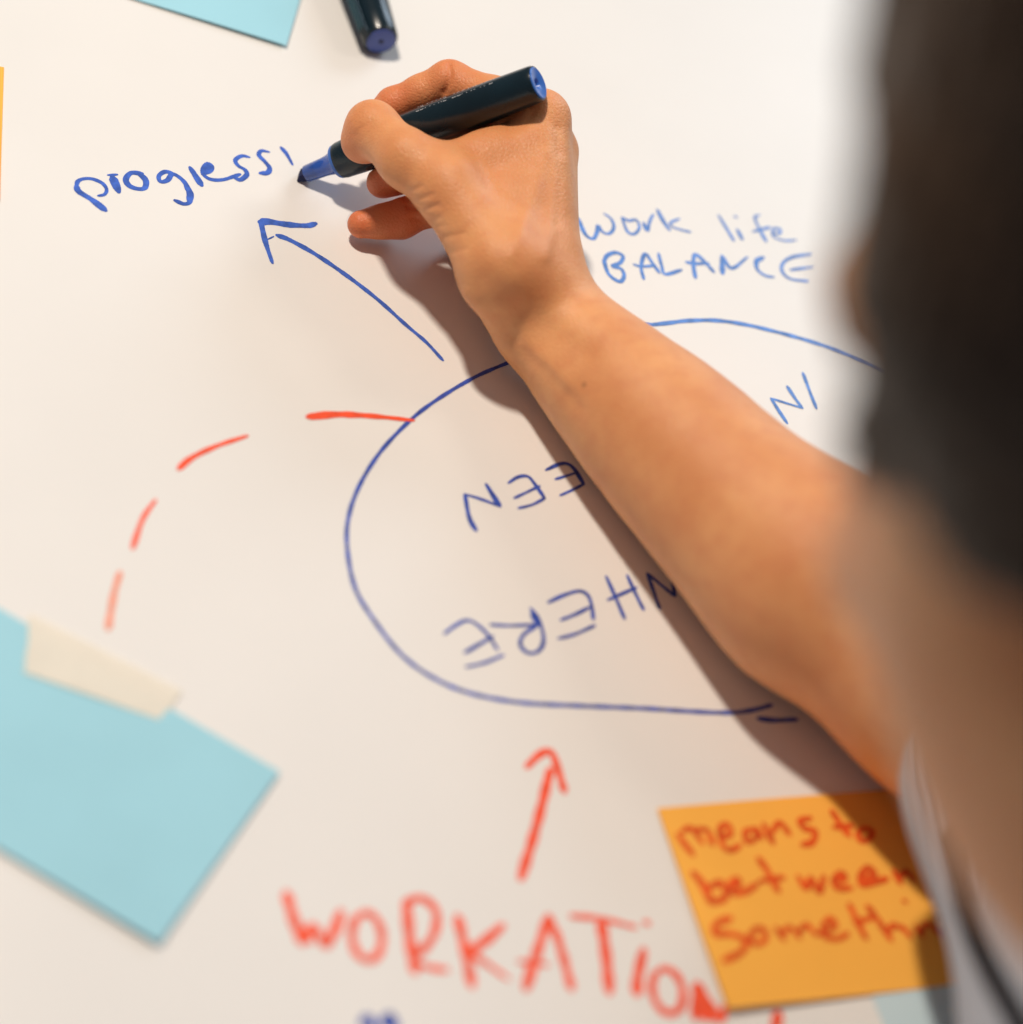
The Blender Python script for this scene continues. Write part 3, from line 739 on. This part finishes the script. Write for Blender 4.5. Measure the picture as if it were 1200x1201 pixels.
def build_person():
    allj = np.array(list(J.values()))
    lo, hi = allj.min(0) - 0.016, allj.max(0) + 0.016
    fx = axis_points(-0.16, 0.62, [(lo[0], hi[0], 0.00065), (hi[0], 0.2, 0.0024)], 0.006)
    fy = axis_points(-0.62, 0.24, [(lo[1], hi[1], 0.00065), (-0.12, lo[1], 0.0024)], 0.006)
    fz = axis_points(-0.32, 0.56, [(-0.001, hi[2], 0.00065), (hi[2], 0.1, 0.002)], 0.006)
    B = Field(fx, fy, fz)
    g = lambda *n: [J[k] for k in n]
    # forearm: bones and muscle mass
    secs = FA + [(ELBOW, 0.047)]
    for (a, ra), (b, rb) in zip(secs[:-1], secs[1:]):
        B.cone(a, b, ra, rb, 0.012)
    B.cone(ELBOW, SHO, 0.046, 0.055, 0.02)
    # torso, shoulders, neck
    B.cone(SHO, NECK + (SHO - NECK) * 0.3 + np.array([0, 0, 0.0]), 0.055, 0.06, 0.04)
    B.cone(LSHO, NECK + (LSHO - NECK) * 0.3, 0.055, 0.06, 0.04)
    LEL = LSHO + np.array([0.06, -0.02, -0.29])
    B.cone(LSHO, LEL, 0.052, 0.042, 0.04)
    for k_, q in ((0, SHO), (1, LSHO)):
        top = NECK * 0.55 + q * 0.45 + np.array([0.0, 0, -0.05]); off = (q - NECK) * 0.25
        B.cone(top, CHEST + off, 0.07, 0.085, 0.06); B.cone(CHEST + off, WAIST + off, 0.085, 0.095, 0.06)
    # ---- head
    B.ell(H(-100, -62), HAX, (0.094, 0.100, 0.074), 0.02)          # cranium
    B.ell(H(-62, 8), HAX, (0.050, 0.072, 0.056), 0.025)            # face
    B.cone(H(-34, 58), H(-75, 32, 44), 0.016, 0.018, 0.02); B.cone(H(-34, 58), H(-75, 32, -44), 0.016, 0.018, 0.02)   # jaw
    B.ell(H(-25, 62), HAX, (0.016, 0.015, 0.019), 0.012)           # chin
    B.cone(H(-24, -42), H(-7, -4), 0.007, 0.0085, 0.012)           # nose
    B.ell(H(-12, 1, 9), HAX, (0.009, 0.007, 0.007), 0.006); B.ell(H(-12, 1, -9), HAX, (0.009, 0.007, 0.007), 0.006)
    B.ell(H(-20, 22), HAX, (0.008, 0.005, 0.021), 0.006); B.ell(H(-20, 31), HAX, (0.008, 0.006, 0.019), 0.006)         # lips
    for s_ in (1, -1):
        B.ell(H(-22, -38, 31 * s_), HAX, (0.011, 0.011, 0.016), 0.010, 'cut')
        B.ell(H(-33, -37, 31 * s_), HAX, (0.012, 0.011, 0.014), 0.004)     # lowered eyelids
        B.cone(H(-20, -52, 16 * s_), H(-28, -54, 44 * s_), 0.006, 0.006, 0.012)   # brows
        B.ell(H(-105, -18, 74 * s_), HAX, (0.015, 0.030, 0.008), 0.006)     # ears
    B.cone(H(-92, 40), NECK, 0.054, 0.062, 0.03); B.cone(H(-120, -10), NECK - HF * 0.03, 0.05, 0.06, 0.03)
    B.cone(H(-68, 38), Q(1368, 720, 0.465), 0.041, 0.052, 0.02)          # throat, running back to the chest
    B.cone(Q(1368, 720, 0.465), Q(1415, 860, 0.48), 0.052, 0.054, 0.02); B.cone(Q(1415, 860, 0.48), Q(1560, 1120, 0.53), 0.054, 0.06, 0.02)
    # ---- palm and back of the hand
    W0 = FA[0][0]
    B.cone(W0, P(628, 318, 36), 0.0185, 0.0175, 0.010)
    for a, b, ra, rb in ((P(632, 330, 39), J['i_mcp'], 0.0138, 0.0112), (P(636, 330, 33), J['m_mcp'], 0.0138, 0.0110),
                         (P(634, 335, 27), J['r_mcp'], 0.0135, 0.0103), (P(632, 345, 22), J['p_mcp'], 0.014, 0.0095)):
        B.cone(a, b, ra, rb, 0.008)
    B.cone(J['i_mcp'], J['p_mcp'], 0.0095, 0.0085, 0.006)
    B.cone(P(600, 350, 22), P(590, 270, 18), 0.014, 0.011, 0.008)          # hypothenar
    B.cone(J['t_cmc'], P(585, 215, 46), 0.0155, 0.0125, 0.010)             # first web space
    B.cone(P(600, 240, 46), P(622, 165, 54), 0.013, 0.009, 0.008)
    B.cone(P(560, 215, 46), P(600, 190, 50), 0.011, 0.009, 0.008)
    B.cone(P(515, 196, 50), P(570, 184, 52), 0.0095, 0.0085, 0.008); B.cone(P(570, 184, 52), P(612, 172, 56), 0.0085, 0.0085, 0.008)
    B.cone(W0 + (P(585, 345, 34) - W0) * 0.2, J['t_cmc'], 0.0165, 0.0155, 0.010)
    # ---- fingers, each grown by itself and then joined
    hlo, hhi = lo - 0.01, hi + 0.01
    def finger(names, radii, bulge, k=0.004, join=0.0035, extra=()):
        G = B.sub(hlo, hhi)
        q = g(*names)
        for a, b, ra, rb in zip(q[:-1], q[1:], radii[:-1], radii[1:]):
            m1 = a + (b - a) * 0.5
            G.cone(a, m1, ra, (ra + rb) / 2 * 0.95, k); G.cone(m1, b, (ra + rb) / 2 * 0.95, rb, k)
        for c_, r_ in extra: G.ell(c_, np.eye(3), (r_,) * 3, 0.005)
        B.merge(G, join)
    finger(('p_mcp', 'p_pip', 'p_dip', 'p_tip'), (0.0090, 0.0078, 0.0072, 0.0062), 0, join=0.003)
    finger(('r_mcp', 'r_pip', 'r_dip', 'r_tip'), (0.0100, 0.0086, 0.0072, 0.0056), 0, join=0.003)
    finger(('m_mcp', 'm_pip', 'm_dip', 'm_tip'), (0.0105, 0.0088, 0.0076, 0.0062), 0, join=0.003)
    finger(('i_mcp', 'i_pip', 'i_dip', 'i_tip'), (0.0105, 0.0080, 0.0068, 0.0060), 0, join=0.003)
    G = B.sub(hlo, hhi)
    G.cone(J['t_cmc'], J['t_mcp'], 0.0155, 0.0125, 0.006)
    tm = P(478, 187, 49)
    G.cone(J['t_mcp'], tm, 0.0125, 0.0104, 0.006); G.cone(tm, J['t_ip'], 0.0104, 0.0098, 0.006)
    G.cone(J['t_ip'], J['t_tip'], 0.0092, 0.0082, 0.006)
    B.merge(G, 0.005)
    # ---- flesh gives way where the pen and the table press against it
    for (s0, r0), (s1, r1) in zip(PEN_SECT[:-1], PEN_SECT[1:]):
        B.cone(PEN_A + PEN_AX * s0, PEN_A + PEN_AX * s1, r0 - 0.0003, r1 - 0.0003, 0.0012, 'cut')
    iz = np.searchsorted(B.ax[2], 0.0003); ix_ = np.searchsorted(B.ax[0], 0.25)
    B.F[:ix_, :, :iz + 1] = np.maximum(B.F[:ix_, :, :iz + 1], (0.0003 - B.ax[2][:iz + 1])[None, None, :])
    V, Qd = B.mesh(2)
    # ---- creases, tendons and hollows drawn onto the surface seen from above
    N = normals(V, Qd)
    near = (V[:, 0] < 0.20) & (V[:, 2] < 0.12) & (V[:, 1] > -0.12)
    def face_on(): return (N @ -CF) > 0.12
    def seg_dist(px, poly):
        d = np.full(len(px), 1e9)
        for a, b in zip(poly[:-1], poly[1:]):
            a = np.array(a); b = np.array(b); t = np.clip(((px - a) @ (b - a)) / max((b - a) @ (b - a), 1e-9), 0, 1)
            d = np.minimum(d, np.linalg.norm(px - (a + t[:, None] * (b - a)), axis=1))
        return d
    sel = np.where(near & face_on())[0]
    px = pix(V[sel]); amt = np.zeros(len(sel))
    def groove(pts, dep, sig): amt.__isub__(dep / 1000 * np.exp(-(seg_dist(px, [tuple(q) for q in catmull(pts, 6)]) / sig) ** 2))
    z1 = (400, 160, 7.5)
    for pts, dp in (([(520, 490), (640, 468), (700, 435)], .45), ([(560, 548), (700, 542), (800, 515)], .5), ([(590, 612), (700, 634), (850, 606)], .6),
                    ([(640, 722), (760, 740), (860, 716)], .4), ([(700, 810), (820, 800), (900, 780)], .25), ([(740, 908), (880, 892), (1080, 850)], .4), ([(860, 1028), (1000, 1010), (1100, 985)], .25)):
        groove(conv(z1, pts), dp, 3.6)
    z2 = (380, 50, 6)
    groove(conv(z2, [(225, 650), (262, 605), (330, 560)]), .35, 4.5); groove(conv(z2, [(250, 690), (300, 640), (370, 590)]), .2, 4)
    groove(conv(z2, [(878, 150), (885, 230), (870, 300), (850, 350)]), 1.3, 4.5)
    z3 = (520, 280, 5)
    groove(conv(z3, [(420, 590), (520, 700), (620, 790), (710, 890), (800, 990)]), 0.6, 8)
    groove(conv(z3, [(470, 620), (600, 720), (720, 850)]), -0.6, 10)
    groove(conv(z3, [(230, 260), (420, 400), (620, 540), (800, 650)]), 1.7, 24)
    groove(conv(z3, [(120, 340), (250, 500), (360, 640)]), -0.8, 9)
    groove(conv((480, 50, 6), [(720, 580), (830, 520), (860, 470)]), 1.2, 10)       # hollow behind the index knuckle
    groove([(600, 300), (622, 240), (640, 180)], -0.7, 9)                            # extensor tendons
    groove([(640, 300), (652, 240), (656, 190)], -0.6, 8)
    groove([(654, 150), (657, 200), (652, 262)], 0.6, 6)
    groove([(560, 210), (590, 250), (600, 300)], 0.5, 16)
    V[sel] += N[sel] * amt[:, None]
    # ---- flush of the fingers
    bl = np.zeros(len(V)); hand = near
    def flush(c_, r_, a): bl[hand] = np.maximum(bl[hand], a * np.exp(-(np.linalg.norm(V[hand] - c_, axis=1) / r_) ** 2))
    for k_, r_, a in (('i_pip', .016, .55), ('i_dip', .016, .75), ('i_tip', .014, .8), ('m_tip', .016, .9), ('m_dip', .014, .8), ('r_tip', .014, .85), ('r_dip', .018, .9), ('r_pip', .016, .7),
                      ('t_tip', .013, .55), ('p_tip', .014, .8), ('i_mcp', .012, .25), ('t_mcp', .012, .12)): flush(J[k_], r_, a)
    for p_ in ((-20, 26),): flush(H(*p_), .02, .6)
    lipd = np.linalg.norm((V - H(-14, 27)) , axis=1); bl = np.maximum(bl, 0.7 * np.exp(-(lipd / 0.016) ** 2))
    # move the origin to the waist
    o = fast_mesh('person', V, Qd, M['skin'])
    at = o.data.attributes.new('blush', 'FLOAT', 'POINT')
    if len(at.data) == len(bl): at.data.foreach_set('value', bl.astype(np.float32))
    tag(o, 'person in a white knit top leaning over the table, writing with a marker', 'person')
    return o
person = build_person()

def build_shirt():
    B = Field(np.arange(0.05, 0.66, 0.004), np.arange(-0.66, 0.06, 0.004), np.arange(-0.34, 0.34, 0.004))
    hem = ELBOW + (SHO - ELBOW) * 0.10
    B.cone(hem, SHO, 0.064, 0.068, 0.01)
    B.cone(SHO, NECK + (SHO - NECK) * 0.3, 0.064, 0.066, 0.04); B.cone(LSHO, NECK + (LSHO - NECK) * 0.3, 0.064, 0.066, 0.04)
    LEL = LSHO + np.array([0.06, -0.02, -0.29])
    B.cone(LSHO, LEL, 0.063, 0.056, 0.04)
    for k_, q in ((0, SHO), (1, LSHO)):
        top = NECK * 0.55 + q * 0.45 + np.array([0.0, 0, -0.05]); off = (q - NECK) * 0.25
        B.cone(top, CHEST + off, 0.08, 0.095, 0.06); B.cone(CHEST + off, WAIST + off, 0.095, 0.105, 0.06)
    ax = unit(SHO - ELBOW)
    # cut the sleeve end flat and hollow it
    B.cone(ELBOW - ax * 0.02, hem - ax * 0.012, 0.075, 0.070, 0.003, 'cut')
    B.cone(ELBOW, hem + ax * 0.03, 0.050, 0.053, 0.002, 'cut')
    B.cone(Q(1226, 935, 0.74), Q(1330, 1120, 0.69), 0.045, 0.050, 0.02)      # loose fabric of the sleeve
    # soft folds
    for t, s_ in ((0.45, 1), (0.6, -1), (0.78, 1)):
        c_ = ELBOW + (SHO - ELBOW) * t; side = unit(np.cross(ax, CF))
        B.cone(c_ + side * 0.066 * s_, c_ - CF * 0.066 - side * 0.02 * s_ + ax * 0.02, 0.006, 0.004, 0.012, 'cut')
    V, Qd = B.mesh(3)
    o = fast_mesh('shirt', V, Qd, M['shirt'], person)
    o['label'] = 'white knit top with a black stripe down the sleeve'
    return o, V, Qd
shirt, SV, SQ = build_shirt()
def build_strip():
    bvh = BVHTree.FromPolygons([tuple(v) for v in SV], [tuple(int(i) for i in q) for q in SQ])
    line = catmull([(1108, 975), (1118, 1010), (1128, 1050), (1145, 1100), (1170, 1150), (1205, 1210), (1240, 1260)], 12)
    pts = []
    for q in line:
        d = unit(ray(*q)); hit = bvh.ray_cast(Vector(CC), Vector(d))
        if hit[0] is not None: pts.append((np.array(hit[0]), np.array(hit[1])))
    if len(pts) < 3: return
    V = []; F = []
    for i, (p, n_) in enumerate(pts):
        a = pts[max(i - 1, 0)][0]; b = pts[min(i + 1, len(pts) - 1)][0]; t = unit(b - a)
        sd = unit(np.cross(t, n_)); wd = 0.0046
        for s_, h_ in ((-1, -0.002), (-0.8, 0.0012), (0, 0.0016), (0.8, 0.0012), (1, -0.002)):
            V.append(p + sd * wd * s_ + n_ * h_)
    for i in range(len(pts) - 1):
        for k in range(4): F.append((i * 5 + k, i * 5 + k + 1, (i + 1) * 5 + k + 1, (i + 1) * 5 + k))
    o = mesh_obj('sleeve_stripe', V, F, M['dark_strip'], shirt)  # black strip laid along the sleeve surface
build_strip()

def build_hair():
    lo = np.minimum.reduce([H(-120, 230, 60), H(-230, -190, -120), H(30, 130, 120), H(-230, 130, 120), H(30, -190, -120)]) - 0.03
    hi = np.maximum.reduce([H(-120, 230, 60), H(-230, -190, -120), H(30, 130, 120), H(-230, 130, 120), H(30, -190, -120)]) + 0.03
    B = Field(*[np.arange(a, b, 0.003) for a, b in zip(lo, hi)])
    B.ell(H(-106, -70), HAX, (0.104, 0.104, 0.088), 0.01)
    for s_ in (1, -1):       # locks that hang beside the face, from the parting to the jaw
        B.cone(H(-48, -110, 40 * s_), H(-46, -45, 62 * s_), 0.022, 0.020, 0.02); B.cone(H(-38, -60, 50 * s_), H(-27, 2, 40 * s_), 0.016, 0.012, 0.015)
        B.cone(H(-46, -45, 62 * s_), H(-56, -12, 68 * s_), 0.022, 0.018, 0.02)
        B.cone(H(-85, -90, 60 * s_), H(-100, 8, 74 * s_), 0.026, 0.022, 0.02)
        B.cone(H(-100, 8, 74 * s_), H(-150, 60, 60 * s_), 0.022, 0.016, 0.02)
    B.cone(H(-38, -95, 0), H(-64, -130, 0), 0.020, 0.03, 0.02)
    B.cone(H(-36, -88, 24), H(-38, -60, 52), 0.017, 0.016, 0.015)
    B.cone(H(-170, -20), H(-185, 90), 0.05, 0.035, 0.03)
    V, Qd = B.mesh(2)
    N = normals(V, Qd)
    a = (V - NOSE) @ HL * 1000; b = (V - NOSE) @ HF * 1000
    V = V + N * (0.0011 * np.sin(b * 1.1 + 2 * np.sin(a * 0.12)) + 0.0008 * np.sin(b * 2.3 + a * 0.7))[:, None]
    o = fast_mesh('hair', V, Qd, M['hair'], person)
    dn = (V - NOSE) @ HD * 1000; at = o.data.attributes.new('ends', 'FLOAT', 'POINT')
    at.data.foreach_set('value', np.clip((dn - 40) / 90, 0, 1).astype(np.float32)); o['label'] = 'dark brown hair hanging beside the face'
build_hair()
